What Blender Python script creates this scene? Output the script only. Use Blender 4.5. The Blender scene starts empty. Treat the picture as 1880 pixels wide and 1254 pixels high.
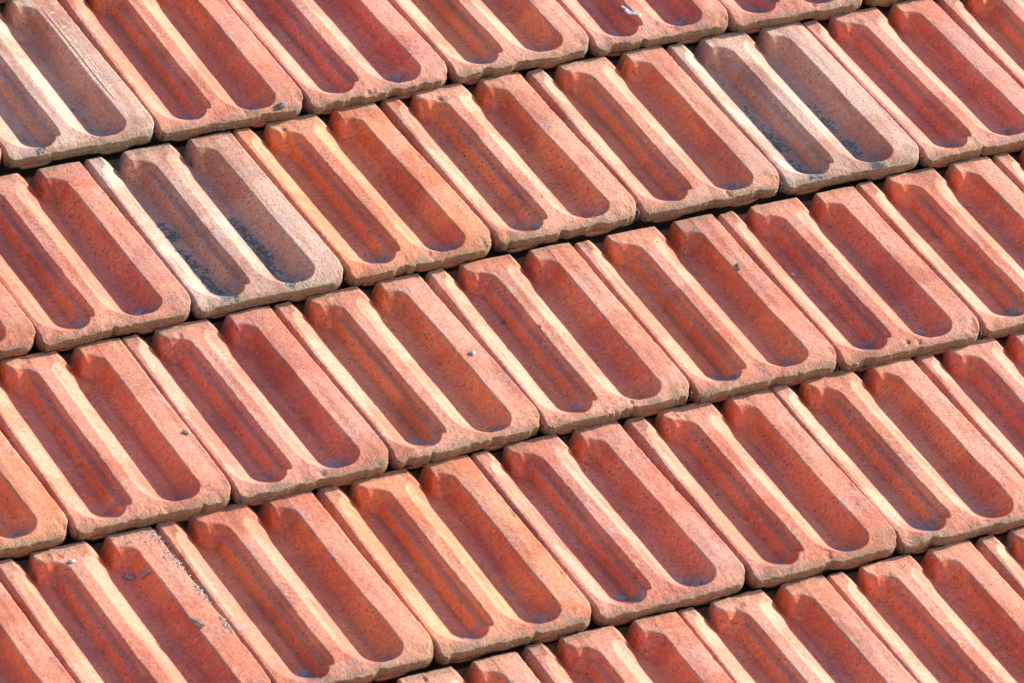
import bpy, math, random
import numpy as np
from mathutils import Matrix, Vector

# ------------------------------------------------------------------ basics
scene = bpy.context.scene
COL = scene.collection
PITCH = math.radians(22.0)          # slope of the roof
W, L = 0.205, 0.3105                # tile pitch along the row / up the slope (m)
H = 0.0225                          # step from one course to the next
ROOF_Z = 6.0
ROOF_M = Matrix.Translation((0, 0, ROOF_Z)) @ Matrix.Rotation(PITCH, 4, 'X')   # roof frame -> world

# ------------------------------------------------------------------ camera
# roof frame: x along the course, y up the slope, z out of the roof
cam_d = bpy.data.cameras.new('camera')
cam = bpy.data.objects.new('camera', cam_d)
COL.objects.link(cam)
R = Matrix(((0.86565055, -0.46832949, 0.17696500),
            (-0.18542849, -0.62825242, -0.75558929),
            (0.46504344, 0.62126193, -0.63068868)))          # roof -> (right, down, forward)
T = Vector((-0.25470967, -0.27863125, 7.70485746))
Rc = -(R.transposed() @ T)
axes = Matrix((R[0], -R[1], -R[2])).transposed()             # camera axes as columns
cam.matrix_world = ROOF_M @ (Matrix.Translation(Rc) @ axes.to_4x4())
cam_d.sensor_width = 36.0
cam_d.lens = 11500.0 / 1880.0 * 36.0
cam_d.clip_end = 500.0
cam_d.dof.use_dof = True
cam_d.dof.focus_distance = 7.85
cam_d.dof.aperture_fstop = 22.0
scene.camera = cam

# ------------------------------------------------------------------ light
SUN_E, SUN_A = math.radians(23.5), math.radians(8.0)        # above the roof plane / turned up-slope
to_sun = Vector((math.cos(SUN_E) * math.cos(SUN_A), math.cos(SUN_E) * math.sin(SUN_A), math.sin(SUN_E)))
to_sun = (ROOF_M.to_3x3() @ to_sun).normalized()
sun_d = bpy.data.lights.new('sun', 'SUN')
sun_d.energy = 3.8
sun_d.angle = math.radians(0.53)
sun_d.color = (1.0, 0.95, 0.89)
sun = bpy.data.objects.new('sun', sun_d)
COL.objects.link(sun)
sun.location = (8, 2, 14)
sun.rotation_euler = (-to_sun).to_track_quat('-Z', 'Y').to_euler()

world = bpy.data.worlds.new('World')
scene.world = world
world.use_nodes = True
wn = world.node_tree.nodes
sky = wn.new('ShaderNodeTexSky')
sky.sky_type = 'NISHITA'
sky.sun_disc = False
sky.sun_elevation = math.asin(to_sun.z)
sky.sun_rotation = math.atan2(to_sun.x, to_sun.y)
wn['Background'].inputs['Strength'].default_value = 0.125
world.node_tree.links.new(sky.outputs['Color'], wn['Background'].inputs['Color'])

scene.view_settings.view_transform = 'Standard'
scene.view_settings.look = 'None'
scene.view_settings.gamma = 1.0
scene.view_settings.exposure = 1.19
scene.view_settings.use_curve_mapping = False
scene.render.engine = 'CYCLES'
scene.cycles.max_bounces = 6
scene.cycles.diffuse_bounces = 4


# ------------------------------------------------------------------ materials
class NT:
    """small helper round a node tree"""
    def __init__(s, name):
        s.m = bpy.data.materials.new(name)
        s.m.use_nodes = True
        s.t = s.m.node_tree
        s.bsdf = s.t.nodes['Principled BSDF']

    def n(s, typ, **kw):
        nd = s.t.nodes.new(typ)
        for k, v in kw.items():
            if k.startswith('_'):
                setattr(nd, k[1:], v)
            else:
                nd.inputs[k.replace('__', ' ')].default_value = v
        return nd

    def l(s, a, b):
        s.t.links.new(a, b)

    def math(s, op, a, b=None, clamp=False):
        nd = s.t.nodes.new('ShaderNodeMath')
        nd.operation = op
        nd.use_clamp = clamp
        for i, v in enumerate((a, b)):
            if v is None:
                continue
            if isinstance(v, (int, float)):
                nd.inputs[i].default_value = v
            else:
                s.l(v, nd.inputs[i])
        return nd.outputs[0]

    def ramp(s, fac, lo, hi, a=0.0, b=1.0):
        nd = s.t.nodes.new('ShaderNodeMapRange')
        nd.interpolation_type = 'SMOOTHSTEP'
        s.l(fac, nd.inputs[0])
        for i, v in ((1, lo), (2, hi), (3, a), (4, b)):
            nd.inputs[i].default_value = v
        return nd.outputs[0]

    def mix(s, fac, a, b, mode='MIX'):
        nd = s.t.nodes.new('ShaderNodeMix')
        nd.data_type = 'RGBA'
        nd.blend_type = mode
        if isinstance(fac, (int, float)):
            nd.inputs[0].default_value = fac
        else:
            s.l(fac, nd.inputs[0])
        for i, v in ((6, a), (7, b)):
            if isinstance(v, (tuple, list)):
                nd.inputs[i].default_value = (v[0], v[1], v[2], 1)
            else:
                s.l(v, nd.inputs[i])
        return nd.outputs[2]

    def noise(s, vec, scale, detail=3.0, rough=0.55, dist=0.0):
        nd = s.n('ShaderNodeTexNoise', Scale=scale, Detail=detail, Roughness=rough, Distortion=dist)
        s.l(vec, nd.inputs['Vector'])
        return nd.outputs['Fac']

    def attr(s, name):
        return s.n('ShaderNodeAttribute', _attribute_name=name).outputs['Fac']


def clay_material():
    k = NT('fired_clay')
    tc = k.n('ShaderNodeTexCoord')
    oi = k.n('ShaderNodeObjectInfo')
    off = k.n('ShaderNodeVectorMath', _operation='SCALE')
    comb = k.n('ShaderNodeCombineXYZ')
    k.l(oi.outputs['Random'], comb.inputs[0])
    k.l(k.math('MULTIPLY', oi.outputs['Random'], 7.3), comb.inputs[1])
    k.l(k.math('MULTIPLY', oi.outputs['Random'], 13.7), comb.inputs[2])
    k.l(comb.outputs[0], off.inputs[0])
    off.inputs['Scale'].default_value = 3.0
    add = k.n('ShaderNodeVectorMath', _operation='ADD')
    k.l(tc.outputs['Object'], add.inputs[0])
    k.l(off.outputs[0], add.inputs[1])
    P = add.outputs[0]

    def stretched(sx, sy, sz):
        mp = k.n('ShaderNodeMapping')
        mp.inputs['Scale'].default_value = (sx, sy, sz)
        k.l(P, mp.inputs['Vector'])
        return mp.outputs[0]

    front, trough, soot, silt, bare = (k.attr(a) for a in ('front', 'trough', 'soot', 'silt', 'bare'))
    # body colour from the tile, mottled at several scales
    base = oi.outputs['Color']
    big = k.attr('big')
    film = k.attr('film')
    col = k.mix(k.ramp(big, 0.40, 0.75), base, k.mix(1.0, base, (0.84, 0.68, 0.62), 'MULTIPLY'))
    mid = k.noise(P, 70, 4, 0.7)
    col = k.mix(k.ramp(mid, 0.5, 0.72, 0, 0.55), col, k.mix(1.0, base, (1.18, 1.32, 1.38), 'MULTIPLY'))
    fine = k.noise(P, 900, 2, 0.7)
    col = k.mix(0.55, col, k.mix(k.ramp(fine, 0.3, 0.7), k.mix(1.0, col, (0.66, 0.58, 0.56), 'MULTIPLY'), k.mix(1.0, col, (1.25, 1.3, 1.3), 'MULTIPLY')))
    dn = k.noise(P, 190, 4, 0.75)
    col = k.mix(0.6, col, k.mix(k.ramp(dn, 0.32, 0.68), k.mix(1.0, col, (0.74, 0.64, 0.62), 'MULTIPLY'), k.mix(1.0, col, (1.14, 1.20, 1.20), 'MULTIPLY')))
    strk = k.attr('streak')
    col = k.mix(k.ramp(strk, 0.55, 0.85, 0, 0.55), col, k.mix(1.0, col, (0.62, 0.52, 0.50), 'MULTIPLY'))
    fur = k.noise(stretched(160, 900, 200), 1.0, 2, 0.6)
    col = k.mix(k.math('MULTIPLY', trough, k.ramp(film, 0.25, 0.75, 0.15, 0.85)), col, k.mix(k.ramp(fur, 0.30, 0.66), k.mix(1.0, col, (0.72, 0.64, 0.62), 'MULTIPLY'), k.mix(1.0, col, (1.2, 1.22, 1.22), 'MULTIPLY')))
    # smooth pressed troughs: redder tone painted in for the warm bounced light in shade
    tone = k.mix(oi.outputs['Alpha'], (1.20, 0.50, 0.35), (1.32, 0.68, 0.28))
    warm_shade = k.mix(1.0, col, tone, 'MULTIPLY')
    col = k.mix(k.attr('warm_shade'), col, warm_shade)
    # streaks of dragged clay on the nose of the tile
    drag = k.noise(stretched(620, 70, 240), 1.0, 3, 0.65)
    k_apron = k.attr('apron')
    dragm = k.math('MULTIPLY', k.ramp(drag, 0.52, 0.66), k_apron)
    col = k.mix(k.math('MULTIPLY', dragm, 0.75), col, k.mix(1.0, col, (0.42, 0.30, 0.22), 'MULTIPLY'))
    # grey weather film in patches
    col = k.mix(k.math('MULTIPLY', k.math('MULTIPLY', k.ramp(film, 0.48, 0.82, 0, 0.5), k.ramp(dn, 0.42, 0.62)), k.math('SUBTRACT', 1.0, k.math('MULTIPLY', trough, 0.75))), col, (0.36, 0.29, 0.25))
    # olive brown dirt on the front faces and noses
    dmask = k.math('MULTIPLY', front, k.ramp(dn, 0.30, 0.52), True)
    col = k.mix(k.math('MULTIPLY', dmask, 0.85), col, k.mix(k.ramp(fine, 0.35, 0.65), (0.095, 0.075, 0.035), (0.30, 0.23, 0.12)))
    # black biofilm in the troughs of some tiles
    bl = dn
    col = k.mix(k.math('MULTIPLY', k.ramp(soot, 0.05, 0.7), 0.7), col, k.mix(k.ramp(bl, 0.36, 0.6), (0.34, 0.26, 0.23), (0.19, 0.17, 0.165)))
    blob = k.math('ADD', k.math('MULTIPLY', bl, 0.72), k.math('MULTIPLY', mid, 0.28))
    blob = k.math('ADD', blob, k.math('MULTIPLY', k.math('SUBTRACT', soot, 0.6), 0.16))
    col = k.mix(k.math('MULTIPLY', k.ramp(blob, 0.49, 0.525), k.ramp(soot, 0.25, 0.5)), col, (0.045, 0.045, 0.05))
    # silt washed down to the foot of the trough
    sn = dn
    col = k.mix(k.math('MULTIPLY', silt, k.ramp(sn, 0.36, 0.54), True), col, k.mix(k.ramp(mid, 0.4, 0.6), (0.13, 0.12, 0.125), (0.27, 0.265, 0.28)))
    # violet-grey tint along channel floor and shelf, painting in the sky's sheen
    col = k.mix(k.math('MULTIPLY', k.attr('sky_sheen'), k.ramp(dn, 0.3, 0.65, 0.55, 1.0)), col, (0.42, 0.26, 0.25))
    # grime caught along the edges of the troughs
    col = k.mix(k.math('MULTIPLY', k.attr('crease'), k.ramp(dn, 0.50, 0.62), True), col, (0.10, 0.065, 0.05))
    # freshly broken clay
    col = k.mix(bare, col, k.mix(k.ramp(fine, 0.3, 0.7), (0.42, 0.12, 0.055), (0.58, 0.24, 0.14)))
    # black lichen dots and pale crumbs
    v = k.n('ShaderNodeTexVoronoi', Scale=230.0)
    k.l(P, v.inputs['Vector'])
    sel = k.math('MULTIPLY', k.ramp(k.math('ADD', mid, k.math('MULTIPLY', oi.outputs['Random'], 0.14)), 0.50, 0.62), k.math('ADD', 0.55, k.math('MULTIPLY', trough, 0.45)))
    dot = k.math('MULTIPLY', k.ramp(k.math('MULTIPLY', v.outputs['Distance'], k.ramp(dn, 0.35, 0.65, 0.65, 1.7)), 0.14, 0.30, 1, 0), sel)
    col = k.mix(k.math('MULTIPLY', dot, 0.9), col, (0.07, 0.045, 0.04))
    v2 = k.n('ShaderNodeTexVoronoi', Scale=120.0)
    a2 = k.n('ShaderNodeVectorMath', _operation='ADD')
    k.l(P, a2.inputs[0])
    a2.inputs[1].default_value = (3.1, 5.2, 0.7)
    k.l(a2.outputs[0], v2.inputs['Vector'])
    sel2 = k.math('LESS_THAN', mid, 0.40)
    dot2 = k.math('MULTIPLY', k.ramp(v2.outputs['Distance'], 0.10, 0.20, 1, 0), sel2)
    col = k.mix(k.math('MULTIPLY', dot2, 0.7), col, (0.50, 0.46, 0.40))
    # fine pale scuffs across the troughs
    scm = k.math('MULTIPLY', k.math('MULTIPLY', k.ramp(fur, 0.66, 0.74), trough), k.ramp(mid, 0.46, 0.58))
    col = k.mix(k.math('MULTIPLY', scm, 0.6), col, (0.62, 0.52, 0.50))
    k.l(col, k.bsdf.inputs['Base Color'])
    rough = k.math('ADD', k.ramp(mid, 0.3, 0.7, 0.74, 0.9), k.math('MULTIPLY', k.attr('warm_shade'), -0.40))
    k.l(rough, k.bsdf.inputs['Roughness'])
    k.bsdf.inputs['Specular IOR Level'].default_value = 0.45
    # relief
    hgt = k.math('ADD', k.math('MULTIPLY', fine, 0.0004), k.math('MULTIPLY', dn, 0.0015))
    hgt = k.math('ADD', hgt, k.math('MULTIPLY', mid, 0.0008))
    hgt = k.math('SUBTRACT', hgt, k.math('MULTIPLY', dot, 0.0005))
    hgt = k.math('MULTIPLY', hgt, k.math('SUBTRACT', 1.0, k.math('MULTIPLY', trough, 0.6)))
    hgt = k.math('SUBTRACT', hgt, k.math('MULTIPLY', dragm, 0.0008))
    hgt = k.math('ADD', hgt, k.math('MULTIPLY', k.math('MULTIPLY', front, dn), 0.0022))
    bp = k.n('ShaderNodeBump', Strength=0.85, Distance=1.0)
    k.l(hgt, bp.inputs['Height'])
    k.l(bp.outputs[0], k.bsdf.inputs['Normal'])
    return k.m


def plain_material(name, c1, c2, scale=300.0, rough=0.85, bump=0.0006):
    k = NT(name)
    tc = k.n('ShaderNodeTexCoord')
    f = k.noise(tc.outputs['Object'], scale, 4, 0.65)
    k.l(k.mix(k.ramp(f, 0.3, 0.7), c1, c2), k.bsdf.inputs['Base Color'])
    k.bsdf.inputs['Roughness'].default_value = rough
    bp = k.n('ShaderNodeBump', Strength=0.8, Distance=1.0)
    k.l(k.math('MULTIPLY', f, bump), bp.inputs['Height'])
    k.l(bp.outputs[0], k.bsdf.inputs['Normal'])
    return k.m


CLAY = clay_material()
M_MOSS = plain_material('dry_moss', (0.10, 0.085, 0.035), (0.36, 0.31, 0.19), 500)
M_LICHEN = plain_material('pale_lichen', (0.46, 0.42, 0.33), (0.66, 0.62, 0.50), 700)
M_BOARD = plain_material('old_board', (0.10, 0.07, 0.05), (0.18, 0.13, 0.09), 30)
M_MUD = plain_material('grey_mud', (0.15, 0.12, 0.10), (0.42, 0.36, 0.30), 450, bump=0.0015)
M_BARK = plain_material('bark', (0.10, 0.08, 0.07), (0.26, 0.22, 0.19), 600)
M_WHITE = plain_material('bone_white', (0.55, 0.53, 0.50), (0.74, 0.72, 0.69), 400, 0.7)


# ------------------------------------------------------------------ tile geometry (millimetres, then metres)
def sstep(a, b, x):
    t = np.clip((x - a) / (b - a), 0, 1)
    return t * t * (3 - 2 * t)


def smin(a, b, k):
    h = np.clip(0.5 + 0.5 * (b - a) / k, 0, 1)
    return b * (1 - h) + a * h - k * h * (1 - h)


def smax(a, b, k):
    return -smin(-a, -b, k)


def vnoise(rng, X, Y, cell):
    """smooth value noise in -1..1 with the given cell size in mm"""
    gx, gy = (X + 60) / cell, (Y + 60) / cell
    n = int(max(gx.max(), gy.max())) + 3
    g = rng.uniform(-1, 1, (n, n))
    ix, iy = np.floor(gx).astype(int), np.floor(gy).astype(int)
    fx, fy = gx - ix, gy - iy
    fx, fy = fx * fx * (3 - 2 * fx), fy * fy * (3 - 2 * fy)
    return ((g[iy, ix] * (1 - fx) + g[iy, ix + 1] * fx) * (1 - fy)
            + (g[iy + 1, ix] * (1 - fx) + g[iy + 1, ix + 1] * fx) * fy)


def dense(*segs):
    """concatenate (start, stop, count) runs"""
    out = []
    for a, b, n in segs:
        out += list(np.linspace(a, b, n, endpoint=False))
    out.append(segs[-1][1])
    return np.array(out)


SX = dense((0, 14, 12), (14, 42, 20), (42, 70, 18), (70, 102, 22), (102, 134, 18), (134, 160, 14), (160, 176, 12), (176, 196, 9), (196, 205, 8))
SY = dense((0, 12, 14), (12, 50, 30), (50, 260, 66), (260, 308, 38), (308, 315, 5), (315, 326, 2))
DEPTH = 22.0
SURF = {}


def tile_mesh(name, seed, pale=False, soot_amt=0.0):
    rng = np.random.default_rng(seed)
    S, Y0 = np.meshgrid(SX, SY)
    zero = np.zeros_like(S)
    # outline: the right rib flares towards the nose, corners are rounded off
    xr = 201.5 + 3.5 * (1 - sstep(40, 240, Y0)) - 7.5 * np.clip(1 - Y0 / 30, 0, 1) ** 2.2 + 0.35 * vnoise(rng, zero + 5, Y0, 22) + 0.35 * vnoise(rng, zero + 5, Y0, 5)
    X = S + (xr - 205) * sstep(165, 205, S)
    X = X + (1 - sstep(0, 14, S)) * (1.0 + 4.0 * (1 - sstep(0, 14, Y0)) ** 2)
    yf = 1.5 * vnoise(rng, S, zero, 34) + 0.6 * vnoise(rng, S, zero, 12) + 0.5 * vnoise(rng, S, zero, 6) + 7.0 * np.clip((S - 186) / 19, 0, 1) ** 3 + 3.0 * np.clip((8 - S) / 8, 0, 1) ** 2
    if not pale:
        for _ in range(rng.integers(1, 5)):                     # bites out of the front edge
            c, w_, d = rng.uniform(10, 195), rng.uniform(3, 13), rng.uniform(1, 4.0)
            yf = yf + d * np.clip(1 - np.abs(S - c + vnoise(rng, S, zero, 3)) / w_, 0, 1) ** 0.5
    Y = Y0 + yf * (1 - sstep(0, 22, Y0))
    rough = 0.35 if pale else 1.0
    wob = lambda cell, amp: amp * rough * vnoise(rng, zero + rng.uniform(0, 50), Y, cell)
    jag = lambda amp: wob(30, amp) + wob(8, amp * 0.55) + wob(3.2, amp * 0.35)
    yy = Y

    # ---- upper skin: rib tops, nose, lip
    Ld = 30 + 12 * np.exp(-((X - 106) / 26) ** 2) - 10 * (1 - sstep(8, 40, X)) + 3 * vnoise(rng, X, Y, 40)
    drop = np.clip(1 - yy / Ld, 0, 1) ** 1.35
    top = -8.0 * drop
    top = top + 0.55 * vnoise(rng, X, Y, 60) + rough * 0.22 * vnoise(rng, X, Y, 14) + rough * 0.12 * vnoise(rng, X, Y, 5)
    xe = X - (xr - 0.0)
    top = top - 1.6 * np.clip(1 + xe / 2.2, 0, 1) ** 2.0           # rounded right arris
    top = top - 0.8 * sstep(186, 200, X)
    lipx = 3.6 + 2.0 * sstep(150, 290, yy) + jag(0.4)
    top = top - 2.0 * (1 - sstep(14, 34, X)) - 2.6 * smax(lipx - X, 0 * X, 0.8)

    # ---- left trough: main channel
    def rounded(dx, dy, r):
        """distance inside a corner whose sides are dx and dy away, rounded with radius r"""
        ox, oy = np.clip(r - dx, 0, None), np.clip(r - dy, 0, None)
        return np.where((dx < r) & (dy < r), r - np.hypot(ox, oy), np.minimum(dx, dy))

    def walls(xl, wl, xre, wr, pr, yl, yr, RL, RR, D, kink):
        dl = rounded(X - xl, yy - yl, RL)
        aL = np.clip(1 - dl / wl, 0, 3)
        aL = np.where(aL < 0.5, aL * (1 + kink), 0.5 * (1 + kink) + (aL - 0.5) * (1 - kink))
        dr = rounded(xre - X, yy - yr, RR)
        aR = np.clip(1 - dr / wr, 0, 3) ** pr
        return smax(-D * (1 - aL), -D * (1 - aR), 2.5)

    tb = np.clip((yy - 270 - 2 * rng.normal()) / 22, 0, 1)
    bone = 1 - np.sqrt(np.clip(1 - tb ** 2, 0, 1))
    e1, e2 = rng.normal(0, 1.2, 2)
    xlA = 6.0 + 4.5 * sstep(200, 290, yy) + 12 * bone + jag(0.5)
    cA = walls(xlA, 43 + 2 * sstep(252, 285, yy) + jag(0.4) - xlA, 74.5 + 0 * X, 12.5, 1.0, -3 + e1, 6 + e1, 50, 22, DEPTH, 0.10)
    # shelf beside it
    xreB = 80 + jag(0.55) + 1.5 * (1 - sstep(20, 120, yy)) - 0.8 * sstep(200, 290, yy)
    aR = 0.34 * np.clip((X - 68) / (xreB - 68), 0, 3) + 0.66 * np.clip((X - xreB + 2.6) / 2.6, 0, 3) ** 1.3
    aE = np.clip((19 + e1 + 13 - yy) / 13, 0, 3)
    cB = -(10.0 + 0.0 * X) * (1 - (aR ** 2 + aE ** 2) ** 0.5)
    cB = np.where(X < 55, 60.0, cB)
    cL = smin(cA, cB, 0.4 if pale else 0.6)
    # head block closing the upper right of the trough
    yh = 267 + 26 * np.sqrt(np.clip(1 - (np.clip(X - 57, 0, 60) / 23.5) ** 2, 0, 1)) + np.clip(57 - X, 0, 20) * 1.3 + 1.0 * rough * vnoise(rng, X, Y, 7)
    hd = np.clip(yh - yy, 0, 60)
    fill = -DEPTH * np.clip(hd / 25, 0, 1.2) ** 1.45
    fill = smin(fill, -DEPTH + np.clip(X - 46.5 - wob(6, .5), 0, 20) * (9.0 if not pale else 2.6), 1.0)
    cL = smax(cL, fill, 1.4)
    cL = np.where(X > 90, 60.0, cL)

    # ---- right trough
    xlC = 97.5 + 19 * bone + jag(0.5)
    xreC = 167.5 + jag(0.55) + 2.0 * (1 - sstep(20, 160, yy)) - 1.0 * sstep(200, 290, yy)
    cC = walls(xlC, 130 + 6 * sstep(252, 285, yy) + jag(0.4) - xlC, xreC, xreC - 143, 1.9, -3 + e2, 7 + e2, 50, 24, DEPTH, 0.10)
    yh = 267 + 26 * np.sqrt(np.clip(1 - (np.clip(X - 146, 0, 60) / 22.5) ** 2, 0, 1)) + np.clip(146 - X, 0, 20) * 1.3 + 1.0 * rough * vnoise(rng, X, Y, 7)
    hd = np.clip(yh - yy, 0, 60)
    fill = -DEPTH * np.clip(hd / 25, 0, 1.2) ** 1.45
    fill = smin(fill, -DEPTH + np.clip(X - 137.5 - wob(6, .5), 0, 20) * 3.2, 1.6)
    cC = smax(cC, fill, 1.6)
    cC = np.where(X < 90, 60.0, cC)
    cut = np.minimum(cL, cC)
    Z = smin(top, cut, 0.9)
    in_trough = np.clip((top - Z - 0.6) / 1.2, 0, 1)
    Z = Z + in_trough * rough * (0.18 * vnoise(rng, X, Y, 26) + 0.06 * vnoise(rng, X, Y, 7))

    # ---- chips and knocks
    bare = np.zeros_like(Z)
    for _ in range(0 if pale else rng.integers(5, 11)):
        kind = rng.integers(0, 5)
        r = rng.uniform(2.0, 5.5)
        if kind == 0:
            cx, cy = rng.choice([80.5, 168.5]) + rng.normal(0, .8), rng.uniform(30, 290)
            r *= 0.6
        elif kind == 1:
            cx, cy = rng.uniform(195, 206), rng.uniform(5, 280)
        elif kind == 2:
            cx, cy = rng.uniform(180, 205), rng.uniform(0, 18)
        elif kind == 3:
            cx, cy = rng.uniform(82, 125), rng.uniform(0, 12)
        else:
            cx, cy = rng.uniform(60, 80), rng.uniform(284, 300)
        q = np.hypot((X - cx) * rng.uniform(.7, 1.2), (Y - cy) * rng.uniform(.5, 1.0)) / r + 0.35 * vnoise(rng, X, Y, 3.5)
        dz = np.clip(1 - q, 0, 1) ** 0.6 * r * rng.uniform(.18, .42)
        Z = Z - dz
        if rng.uniform() < .5:
            bare = np.maximum(bare, np.clip(dz / 0.8, 0, 1) * rng.uniform(.3, .9))
    # ---- behind the heads the tile steps down under the next course
    back = sstep(311.5, 313.0, yy + 0.8 * vnoise(rng, X, Y * 0, 20))
    Z = Z * (1 - back) + np.minimum(Z, -DEPTH) * back

    ny, nx = Z.shape
    # ---- masks
    trough = sstep(0.5, 2.5, -cut) * (1 - back) * sstep(0.2, 1.0, top - Z + 0.3)
    warm_shade = (0.55 if pale else 1.0) * trough * np.clip(sstep(30, 47, X) * (1 - sstep(95, 99, X)) + sstep(117, 135, X), 0, 1)  # painted shade tone: covers shaded floor and right walls, leaves out the sunlit slopes
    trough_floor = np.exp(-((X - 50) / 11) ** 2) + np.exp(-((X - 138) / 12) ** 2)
    sky_sheen = np.clip(sstep(18, 60, yy) * (0.26 * trough_floor + 0.20 * sstep(67.0, 69.0, X) * (1 - sstep(78, 81, X))) * (1 - sstep(262, 284, yy)) * trough * (0.8 + 0.5 * vnoise(rng, X, Y, 45)), 0, 1)  # painted sky sheen on the upward-facing floor and shelf
    foot = np.exp(-((X - 53) / 15) ** 2) + np.exp(-((X - 141) / 17) ** 2)
    silt = sstep(66, 26, yy) ** 2 * foot * 2.0 + sstep(285, 305, yy) * trough_floor * 0.3
    silt = np.clip(silt * (0.55 + 0.9 * vnoise(rng, X, Y, 14)), 0, 1) * trough
    lowf = sstep(250, 60, yy) * 0.75 + 0.35
    soot = soot_amt * (np.exp(-((X - 46) / 13) ** 2) + 0.9 * np.exp(-((X - 135) / 12) ** 2)) * lowf
    soot = np.clip(soot * (1.0 + 0.6 * vnoise(rng, X, Y, 22) + 0.4 * vnoise(rng, X, Y, 9)), 0, 1)
    apron = (1 - trough) * np.clip(sstep(34, 8, yy) + 0.8 * sstep(52, 25, yy) * np.exp(-((X - 100) / 18) ** 2), 0, 1)
    fbm = lambda c: vnoise(rng, X, Y, c) * .5 + vnoise(rng, X, Y, c / 2) * .27 + vnoise(rng, X, Y, c / 4) * .15 + .5
    big, film = fbm(70), fbm(36)
    streak = 0.5 + 0.5 * vnoise(rng, X * 8, Y * 0.8, 60) + 0.3 * vnoise(rng, X * 3, Y * 0.6, 60)
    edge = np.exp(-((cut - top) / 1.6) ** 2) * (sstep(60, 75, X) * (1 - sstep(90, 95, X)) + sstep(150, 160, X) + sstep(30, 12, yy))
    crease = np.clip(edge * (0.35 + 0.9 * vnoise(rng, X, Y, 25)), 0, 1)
    front = 0.55 * sstep(168, 184, X) * sstep(44, 18, yy) * np.clip(0.2 + 1.2 * vnoise(rng, X, Y, 12), 0, 1) + sstep(12, 0, yy + 5 * vnoise(rng, X, Y, 9)) * 0.75 * (1 - trough) + 0.8 * sstep(298, 304, yy) * (0.5 + 0.5 * vnoise(rng, X, Y, 20))

    # ---- front face rows (arris, face, underside) added below row 0
    x0, y0, z0 = X[0], Y[0], Z[0]
    rows = []
    lay = vnoise(rng, S[:1], zero[:1], 15)[0]
    for j, (f, off) in enumerate(((0.04, -0.5), (0.14, -0.8), (0.45, -0.6), (0.58, -0.5), (0.64, 0.9), (0.82, 1.0), (1.0, 1.6))):
        nz = z0 + (-DEPTH - z0) * f + (0.5 * rough * lay if 0.2 < f < 0.9 else 0)
        if f > 0.7:
            nz = nz + f * rough * (0.9 * vnoise(rng, S[:1], zero[:1], 21)[0] + 0.6 * vnoise(rng, S[:1], zero[:1], 6)[0])
        wv = 0.5 * rough * vnoise(rng, S[:1] + 0, zero[:1] + j * 9, 5)[0]
        rows.append((x0, y0 + off + wv, nz))
    rows.append((x0, y0 + 14, z0 * 0 - DEPTH - 0.3))
    rows = rows[::-1]
    Xa = np.vstack([r[0] for r in rows] + [X])
    Ya = np.vstack([r[1] for r in rows] + [Y])
    Za = np.vstack([r[2] for r in rows] + [Z])
    nf = len(rows)

    def ext(m, val):
        return np.vstack([np.full((nf, nx), val)] + [m])
    warm_shade, sky_sheen = ext(warm_shade, 0), ext(sky_sheen, 0)
    trough, silt, soot, apron, bare = ext(trough, 0), ext(silt, 0), ext(soot, 0), ext(apron, 0.6), ext(bare, 0)
    big, film, streak, crease = ext(big, .5), ext(film, .3), ext(streak, .3), ext(crease, 0)
    front = ext(front, 1.0)
    # ---- side columns down to the underside
    def side(col, dx):
        z = np.minimum(Za[:, col], -DEPTH - 2)
        z[:nf] = np.minimum(Za[:nf, col], -DEPTH)
        return Xa[:, col] + dx, Ya[:, col], z
    l_, r_ = side(0, 0.8), side(-1, -1.5)
    Xa = np.column_stack([l_[0], Xa, r_[0]])
    Ya = np.column_stack([l_[1], Ya, r_[1]])
    Za = np.column_stack([l_[2], Za, r_[2]])
    masks = {}
    for nm, m in (('warm_shade', warm_shade), ('sky_sheen', sky_sheen), ('trough', trough), ('silt', silt), ('soot', soot), ('apron', apron), ('bare', bare), ('front', front), ('big', big), ('film', film), ('streak', streak), ('crease', crease)):
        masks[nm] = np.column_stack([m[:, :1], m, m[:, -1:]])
    my, mx = Za.shape
    verts = np.stack([Xa, Ya, Za], -1).reshape(-1, 3)
    idx = np.arange(my * mx).reshape(my, mx)
    q = np.stack([idx[:-1, :-1], idx[:-1, 1:], idx[1:, 1:], idx[1:, :-1]], -1).reshape(-1, 4)
    und = np.stack([idx[:-1, -1], idx[:-1, 0], idx[1:, 0], idx[1:, -1]], -1)
    q = np.vstack([q, und])
    flat = {nm: m.ravel() for nm, m in masks.items()}
    # ---- two noses under the front edge, plugging the channels below
    nose_v, nose_q = [], []
    nb = len(verts)
    for xa, xb in ((14, 66), (122, 172)):
        xa, xb = xa + rng.normal(0, 2), xb + rng.normal(0, 2)
        n = 16
        px = np.linspace(xa, xb, n)
        t = np.linspace(-1, 1, n)
        zb = -DEPTH - 9.5 * (1 - np.abs(t) ** 3.5) + 0.8 * vnoise(rng, px[None], px[None] * 0, 5)[0] - 0.2
        ring = [(px, 7.0 + 0 * px, -DEPTH + 0.5 + 0 * px), (px, 6.2 + 0.5 * vnoise(rng, px[None], px[None] * 0, 7)[0], (-DEPTH + zb) / 2),
                (px, 7.2 + 0 * px, zb), (px, 13 + 0 * px, zb), (px, 14 + 0 * px, -DEPTH + 0.5 + 0 * px)]
        base = nb + sum(len(v) for v in nose_v)
        nose_v.append(np.vstack([np.stack(r, -1) for r in ring]))
        ii = np.arange(len(ring) * n).reshape(len(ring), n) + base
        nose_q.append(np.stack([ii[1:, :-1], ii[1:, 1:], ii[:-1, 1:], ii[:-1, :-1]], -1).reshape(-1, 4))
    nv = sum(len(v) for v in nose_v)
    verts = np.vstack([verts] + nose_v) * 0.001
    q = np.vstack([q] + nose_q)
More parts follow.
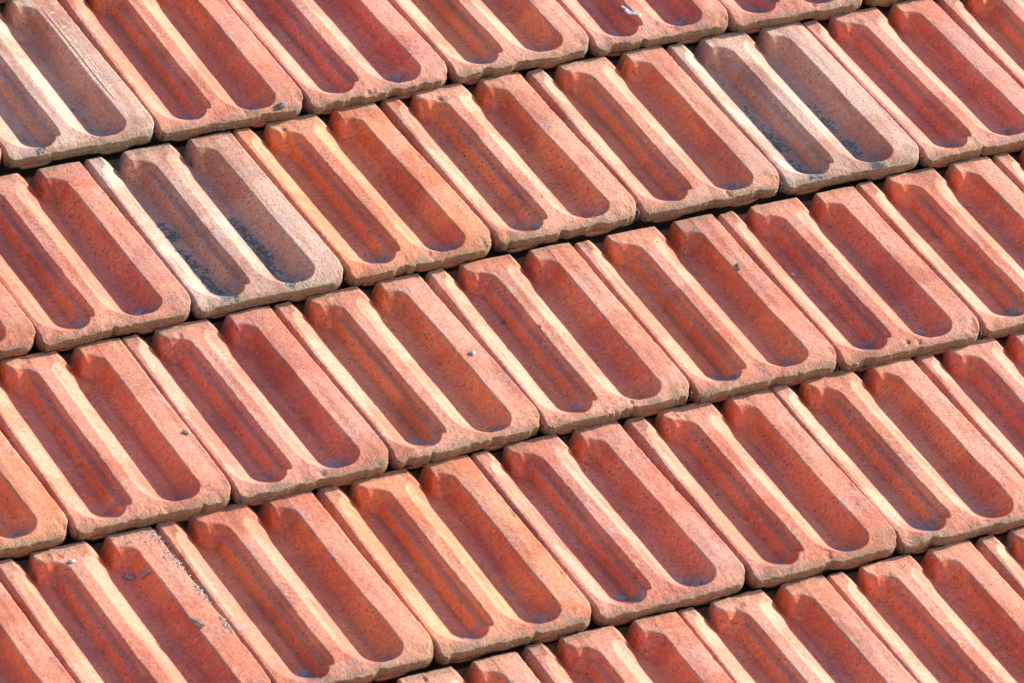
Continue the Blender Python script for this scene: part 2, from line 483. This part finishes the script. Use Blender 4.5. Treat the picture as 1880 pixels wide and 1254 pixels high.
    for nm in flat:
        flat[nm] = np.concatenate([flat[nm], np.full(nv, {'front': 0.25, 'bare': 0.35}.get(nm, 0.0))])

    me = bpy.data.meshes.new(name)
    me.vertices.add(len(verts))
    me.vertices.foreach_set('co', verts.astype(np.float32).ravel())
    me.loops.add(q.size)
    me.loops.foreach_set('vertex_index', q.astype(np.int32).ravel())
    me.polygons.add(len(q))
    me.polygons.foreach_set('loop_start', np.arange(0, q.size, 4, dtype=np.int32))
    me.polygons.foreach_set('use_smooth', np.ones(len(q), bool))
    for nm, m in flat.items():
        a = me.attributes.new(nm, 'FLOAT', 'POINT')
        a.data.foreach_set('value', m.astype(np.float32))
    me.update(calc_edges=True)
    me.validate()
    me.materials.append(CLAY)
    SURF[me.name] = (X, Y, Z)
    return me


# ------------------------------------------------------------------ the roof
roof = bpy.data.objects.new('tiled_roof', None)
COL.objects.link(roof)
roof.matrix_world = ROOF_M
roof['label'] = 'weathered terracotta roof slope of interlocking clay tiles with twin troughs'
roof['category'] = 'roof'
roof['kind'] = 'thing'

# body colours, picked tile by tile from the photograph (u, v of the front left corner)
P_, S_, O_, H_ = (0.67, 0.262, 0.172), (0.68, 0.260, 0.158), (0.71, 0.260, 0.130), (0.68, 0.290, 0.182)
TINTS = {(-1, 0): (S_, .4), (0, 0): (P_, .0), (1, 0): (H_, .55), (2, 0): (P_, -.2), (3, 0): (P_, -.2),
         (-2.5, 1): (S_, .2), (-.5, 1): (O_, .85), (.5, 1): (H_, .45), (1.5, 1): (H_, .4), (3.5, 1): (P_, -.1),
         (-4, 2): (O_, .7), (-3, 2): (S_, .3), (-2, 2): (P_, .1), (-1, 2): (H_, .6), (0, 2): (H_, .2), (1, 2): (S_, .7), (2, 2): (S_, -.05), (3, 2): (S_, .25),
         (-4.5, 3): (S_, .3), (-3.5, 3): (S_, .35), (-2.5, 3): (S_, .65), (-1.5, 3): (O_, .7), (-.5, 3): (P_, .1), (.5, 3): (S_, .3), (1.5, 3): (H_, .35), (2.5, 3): (P_, .1)}
PALES = {(-1.5, 1): ('pale pink roof tile with black stains in both troughs', 0.9),
         (-2.0, 0): ('pale roof tile with fine raised bars along its right rib', 0.35),
         (2.5, 1): ('pale cream roof tile with black spots low in its troughs', 0.75)}


# how each tile sits a little out of line: (mm along the course, mm up the slope, turn in mrad)
OFFS = {(-2, 0): (0.9, 3.2, -14.6), (-1, 0): (-1.1, -1.0, -26.5), (0, 0): (-0.3, -0.7, 29.4), (1, 0): (3.3, 4.8, 24.2), (2, 0): (2.4, 3.2, -40.1), (3, 0): (-1.2, -3.4, -24.0), (-2.5, 1): (-1.3, -4.5, 11.4), (-1.5, 1): (-2.8, -2.8, 5.2), (-0.5, 1): (-0.2, 0.9, 31.0), (0.5, 1): (0.5, 5.2, 11.0), (1.5, 1): (1.3, 5.1, -11.9), (2.5, 1): (0.5, 1.9, -19.3), (-3, 2): (-0.1, -2.4, -30.2), (-2, 2): (0.6, -3.8, 16.1), (-1, 2): (0.3, 0.1, 22.6), (0, 2): (-5.0, -0.2, -26.1), (1, 2): (-4.1, -4.1, -11.4), (2, 2): (-3.1, -5.9, -6.4), (-1.5, 3): (-0.2, 2.6, -17.2), (-0.5, 3): (2.1, 2.7, 17.4), (0.5, 3): (3.5, 2.8, -16.4)}


def project(p):
    c = R @ Vector(p) + T
    return 940 + 11500 * c.x / c.z, 627 + 11500 * c.y / c.z


rnd = random.Random(5)
tiles = {}
spare = []
n_unique = 0
for v in range(-2, 7):
    for i in range(-9, 10):
        u = i + (0.5 if v % 2 else 0.0)
        x, y = u * W + 0.004, -v * L
        px = [project((x + a * W, y + b * L, 0)) for a in (0, 1) for b in (0, 1)]
        x0, x1 = min(p[0] for p in px), max(p[0] for p in px)
        y0, y1 = min(p[1] for p in px), max(p[1] for p in px)
        if x1 < -420 or x0 > 2300 or y1 < -420 or y0 > 1680:
            continue
        inside = x1 > -12 and x0 < 1892 and y1 > -12 and y0 < 1290
        pale = PALES.get((u, v))
        seed = (v + 3) * 100 + i + 50
        if inside:
            me = tile_mesh('roof_tile', seed, pale is not None, pale[1] if pale else (0.25 if rnd.random() < .2 else 0.0))
            if not pale:
                spare.append(me)
            n_unique += 1
        else:
            me = None
        o = bpy.data.objects.new('roof_tile', me if me else bpy.data.meshes.new('tmp'))
        tiles[(u, v)] = o
        o['_me'] = 0 if me else 1
        COL.objects.link(o)
        o.parent = roof
        o.location = (x + rnd.uniform(-.0012, .0012), y + rnd.uniform(-.002, .002), 0.0225 + rnd.uniform(-.0006, .0006))
        o.rotation_euler = (-math.atan(H / L) + rnd.gauss(0, .002), rnd.gauss(0, .002), rnd.gauss(0, .006))
        if (u, v) in OFFS:
            ox, oy, oa = OFFS[(u, v)]
            o.rotation_euler[2] = oa * .0005
            o.location = (x + ox * .0006 + .1025 * (oa * .0005) ** 2, y + oy * .0008 - .1025 * oa * .0005, o.location[2])
        j = rnd.gauss(0, 1)
        c, al = TINTS.get((u, v), (rnd.choice((P_, S_, H_)), rnd.uniform(0, .5)))
        o.color = tuple(q * (1 + .025 * j) for q in c) + (max(0, min(1, al + .28 + rnd.gauss(0, .12))),)
        if pale:
            o.color = (0.60, 0.355, 0.26, 0.6)
            o['label'] = pale[0]
for key, o in tiles.items():
    if o['_me']:
        old = o.data
        o.data = spare[(int(key[0] * 2) * 7 + key[1] * 5) % len(spare)]
        bpy.data.meshes.remove(old)
    del o['_me']

# boards under the tiles
bm_v = [(-2.6, -2.4, -0.045), (2.6, -2.4, -0.045), (2.6, 1.6, -0.045), (-2.6, 1.6, -0.045),
        (-2.6, -2.4, -0.065), (2.6, -2.4, -0.065), (2.6, 1.6, -0.065), (-2.6, 1.6, -0.065)]
bm_f = [(0, 1, 2, 3), (7, 6, 5, 4), (0, 4, 5, 1), (1, 5, 6, 2), (2, 6, 7, 3), (3, 7, 4, 0)]
me = bpy.data.meshes.new('roof_boarding')
me.from_pydata(bm_v, [], bm_f)
me.materials.append(M_BOARD)
bo = bpy.data.objects.new('roof_boarding', me)
COL.objects.link(bo)
bo.parent = roof

# ------------------------------------------------------------------ small things on the tiles
def surf(key, x, y):
    """height (mm) of the tile skin at a tile-local spot"""
    X, Y, Z = SURF[tiles[key].data.name]
    i = np.argmin((X - x) ** 2 + (Y - y) ** 2)
    return float(Z.flat[i])


def tile_matrix(key):
    o = tiles[key]
    return Matrix.LocRotScale(o.location, o.rotation_euler, None)


OCTA = np.array([(1, 0, 0), (-1, 0, 0), (0, 1, 0), (0, -1, 0), (0, 0, 1), (0, 0, -1)], float)
OCTF = np.array([(0, 2, 4), (2, 1, 4), (1, 3, 4), (3, 0, 4), (2, 0, 5), (1, 2, 5), (3, 1, 5), (0, 3, 5)])


def grains(name, pts, mats, parent, kind=None):
    """many little crumbs joined into one mesh; pts = (x, y, z, size) in the parent's space"""
    rg = np.random.default_rng(len(pts))
    V, F = [], []
    for n, (x, y, z, r) in enumerate(pts):
        q = OCTA * r * rg.uniform(0.6, 1.3, (6, 1)) * np.array([1, 1, .7])
        a = rg.uniform(0, 6.3)
        c_, s_ = math.cos(a), math.sin(a)
        V.append(np.stack([q[:, 0] * c_ - q[:, 1] * s_ + x, q[:, 0] * s_ + q[:, 1] * c_ + y, q[:, 2] + z], -1))
        F.append(OCTF + 6 * n)
    me = bpy.data.meshes.new(name)
    me.from_pydata(np.vstack(V).tolist(), [], np.vstack(F).tolist())
    for m in mats:
        me.materials.append(m)
    mi = np.repeat(rg.integers(0, len(mats), len(pts)), 8)
    me.polygons.foreach_set('material_index', mi.astype(np.int32))
    o = bpy.data.objects.new(name, me)
    COL.objects.link(o)
    o.parent = parent
    if kind:
        o['kind'] = kind
    return o


# crumbs of dry moss and dirt along the front edges
rg = np.random.default_rng(77)
pts = []
in_view = [k for k, o in tiles.items() if o.data.name in SURF]
for key in in_view:
    X, Y, Z = SURF[tiles[key].data.name]
    M = tile_matrix(key)
    dens = int(rg.choice([60, 120, 260, 420]))
    if key in ((1.5, 1), (0, 2), (1, 2), (.5, 1)):
        dens = 700
    cl = [(rg.uniform(5, 200), rg.uniform(6, 30)) for _ in range(6)]
    for _ in range(dens):
        c, w_ = cl[rg.integers(0, 6)]
        x = float(np.clip(rg.normal(c, w_), 4, 202))
        i = int(np.argmin(np.abs(X[0] - x)))
        y0, z0 = Y[0, i], Z[0, i]
        if rg.uniform() < 0.75:                 # on the face
            t = rg.uniform(0, 1)
            p = (x, y0 - 0.4 + (1.2 if t > .6 else 0), z0 + (-DEPTH - z0) * t)
        else:                                   # on the nose just above it
            y = abs(rg.normal(0, 4))
            j = int(np.argmin(np.abs(Y[:60, i] - y0 - y)))
            p = (x, y0 + y, Z[j, i])
        q = M @ Vector((p[0] * .001, p[1] * .001, p[2] * .001))
        pts.append((q.x, q.y, q.z, .001 * min(1.3, rg.lognormal(-0.75, 0.4))))
    for _ in range(34):                         # grit in the troughs and on the ribs
        x, y = rg.uniform(8, 198), rg.uniform(12, 296)
        if rg.uniform() < .45:                  # most of it washed to the foot of the troughs
            x, y = rg.normal(rg.choice([52, 140]), 8), 14 + abs(rg.normal(0, 14))
        q = M @ Vector((x * .001, y * .001, surf(key, x, y) * .001 + .0002))
        pts.append((q.x, q.y, q.z, .001 * min(1.5, rg.lognormal(-0.75, 0.4))))
grains('moss_and_grit', pts, [M_MOSS, M_MUD, M_BARK, M_MOSS, M_LICHEN], roof, 'stuff')

# pale lichen crust on the right rib of one tile
key = (-3.5, 3)
pts = []
for _ in range(900):
    y = rg.uniform(95, 305)
    x = 204 - abs(rg.normal(0, 3 + 9 * max(0, (y - 230) / 75)))
    if rg.uniform() < 0.5 + 0.5 * math.sin(y * .11) + .3 * (y > 250):
        pts.append((x * .001, y * .001, surf(key, x, y) * .001 + .0003, .001 * min(2.0, rg.lognormal(-0.35, 0.4))))
lo = grains('lichen_crust', pts, [M_LICHEN, M_LICHEN, M_MUD], tiles[key], 'stuff')
lo['label'] = 'crust of pale lichen along the rib edge'
tiles[key]['label'] = 'roof tile with pale lichen crust and mud crumbs on its right rib'

# raised bars pressed into the right rib of the pale tile
key = (-2, 0)


def bar(a, b, r):
    n = max(4, int(math.hypot(b[0] - a[0], b[1] - a[1]) / 6))
    vs, fs = [], []
    dx, dy = b[0] - a[0], b[1] - a[1]
    l_ = math.hypot(dx, dy)
    nx, ny = -dy / l_, dx / l_
    for i in range(n + 1):
        t = i / n
        x, y = a[0] + dx * t, a[1] + dy * t
        z = surf(key, x, y)
        e = r * min(1, 6 * min(t, 1 - t) + .15)
        for q in range(5):
            an = math.pi * q / 4
            vs.append(((x + nx * e * math.cos(an)) * .001, (y + ny * e * math.cos(an)) * .001, (z - .25 + e * .8 * math.sin(an)) * .001))
    for i in range(n):
        for q in range(4):
            k0 = i * 5 + q
            fs.append((k0, k0 + 5, k0 + 6, k0 + 1))
    me = bpy.data.meshes.new('raised_bar')
    me.from_pydata(vs, [], fs)
    me.polygons.foreach_set('use_smooth', [True] * len(fs))
    me.materials.append(CLAY)
    o = bpy.data.objects.new('raised_bar', me)
    COL.objects.link(o)
    o.parent = tiles[key]
    o.color = tiles[key].color


bar((174, 292), (176, 55), 1.3)
bar((181, 290), (183, 95), 0.7)
for i in range(6):
    bar((171.0, 262 - i * 33), (187.0, 265 - i * 33), 1.9)


def lump(name, label, cat, key, x, y, size, mat, rot=0.0, seed=1, dz=0.0, group=None):
    """an uneven little stone, crumb or flake resting on a tile; size = (a, b, c) in mm"""
    rg = np.random.default_rng(seed)
    nu, nv = 12, 8
    vs, fs = [], []
    for j in range(nv + 1):
        for i in range(nu):
            th, ph = math.pi * j / nv, 2 * math.pi * i / nu
            d = 1 + (0.16 * math.sin(3 * ph + seed) * math.sin(th) + 0.12 * math.sin(5 * th + 2 * ph + seed * 2)) + (rg.uniform(-.1, .1) if 0 < j < nv else 0)
            vs.append((size[0] * .0005 * d * math.sin(th) * math.cos(ph), size[1] * .0005 * d * math.sin(th) * math.sin(ph), size[2] * .0005 * d * math.cos(th)))
    for j in range(nv):
        for i in range(nu):
            fs.append((j * nu + i, (j + 1) * nu + i, (j + 1) * nu + (i + 1) % nu, j * nu + (i + 1) % nu))
    me = bpy.data.meshes.new(name)
    me.from_pydata(vs, [], fs)
    me.polygons.foreach_set('use_smooth', [True] * len(fs))
    me.materials.append(mat)
    place(bpy.data.objects.new(name, me), label, cat, key, x, y, size[2] * .35 + dz, rot)


def place(o, label, cat, key, x, y, lift, rot):
    COL.objects.link(o)
    e = 2.0
    zx = (surf(key, x + e, y) - surf(key, x - e, y)) / (2 * e)
    zy = (surf(key, x, y + e) - surf(key, x, y - e)) / (2 * e)
    nrm = Vector((-zx, -zy, 1)).normalized()
    p = Vector((x, y, surf(key, x, y))) + nrm * lift
    q = nrm.to_track_quat('Z', 'Y').to_matrix().to_4x4()
    o.matrix_world = ROOF_M @ tile_matrix(key) @ Matrix.Translation(p * .001) @ q @ Matrix.Rotation(rot, 4, 'Z')
    o['label'] = label
    o['category'] = cat


def strip(name, label, cat, key, x, y, path, width, thick, mat, rot=0.0, lift=0.5):
    """a bent sliver (twig, bark, leaf scrap): path = [(x, y, z)] in mm"""
    vs, fs = [], []
    n = len(path)
    for i, (a, b, c) in enumerate(path):
        p0, p1 = path[max(0, i - 1)], path[min(n - 1, i + 1)]
        d = Vector((p1[0] - p0[0], p1[1] - p0[1], 0)).normalized()
        wv = width * (0.35 + 0.65 * math.sin(math.pi * (i + .5) / n)) * .5
        for sx, sz in ((-1, 0), (-.6, 1), (.6, 1), (1, 0), (0, -.6)):
            vs.append(((a - d.y * wv * sx) * .001, (b + d.x * wv * sx) * .001, (c + sz * thick) * .001))
    for i in range(n - 1):
        for q in range(5):
            fs.append((i * 5 + q, (i + 1) * 5 + q, (i + 1) * 5 + (q + 1) % 5, i * 5 + (q + 1) % 5))
    fs.append((4, 3, 2, 1, 0))
    fs.append(tuple((n - 1) * 5 + q for q in range(5)))
    me = bpy.data.meshes.new(name)
    me.from_pydata(vs, [], fs)
    me.materials.append(mat)
    place(bpy.data.objects.new(name, me), label, cat, key, x, y, lift, rot)


strip('leaf_scrap', 'thin white curled scrap lying on a dark red trough near the top edge', 'scrap', (2, 0), 76, 50,
      [(-20, -5, 3), (-14, 0, 3), (-8, -1, 4), (-2, 1, 5), (4, 7, 7), (9, 11, 9), (16, 10, 10)], 6.5, 0.7, M_WHITE, -0.3, 2.0)
lump('pebble', 'small white pebble on the right rib of the central tile', 'pebble', (-1, 2), 183.5, 145, (7.5, 5.5, 4), M_WHITE, .5, 3)
strip('twig', 'short dark twig across the rib edge right of the centre', 'twig', (1, 2), 174, 203,
      [(-7, 0, 0), (-3, .6, .5), (1, .2, .5), (7, 1, .2)], 2.4, 1.4, M_BARK, -0.1, .8)
lump('seed', 'tiny black seed on the floor of a left trough near the centre', 'seed', (0, 2), 59.4, 214, (6, 3.2, 2.6), M_BARK, 1.2, 5)
lump('crumb', 'grey crumb on the middle rib edge beside the black seed', 'crumb', (0, 2), 81.5, 167, (6, 4, 3.4), M_MUD, .8, 7)
lump('mud_clump', 'rounder grey mud clump in the trough of the tile with lichen', 'clump', (-3.5, 3), 149, 256, (13, 8, 6), M_MUD, .5, 9)
lump('mud_clump', 'long upright grey mud clump in the trough of the tile with lichen', 'clump', (-3.5, 3), 161, 243, (5.5, 15, 5), M_MUD, -.35, 11)
strip('bark_flake', 'dark bark flake on the rib edge of the tile with lichen', 'bark', (-3.5, 3), 170, 137,
      [(0, -11, 0), (.8, -5, 1.2), (-.6, 1, 1.6), (0, 7, .8), (-1.5, 11, .3)], 7, 1.3, M_BARK, 0.15, 1.2)
lump('crumb', 'pale crumb on the middle rib of the tile with lichen', 'crumb', (-3.5, 3), 86, 281, (8, 5, 3.5), M_LICHEN, .9, 13)
lump('dirt_lump', 'grey and black dirt lump on a tile corner near the upper left', 'dirt lump', (-1, 0), 170, 8, (11, 9, 6), M_MUD, .2, 15)
lump('crumb', 'grey crumb near the right rib edge of a tile at the left', 'crumb', (-3, 2), 196, 121, (8, 6, 3.5), M_MUD, .6, 17)
lump('speck', 'tiny white speck in a purple left trough right of the twig', 'speck', (2, 2), 45.8, 194, (4.5, 4.5, 2.5), M_WHITE, 0, 19)
print('unique tiles', n_unique, 'all', len(tiles), 'tris', sum(len(m.polygons) * 2 for m in bpy.data.meshes))
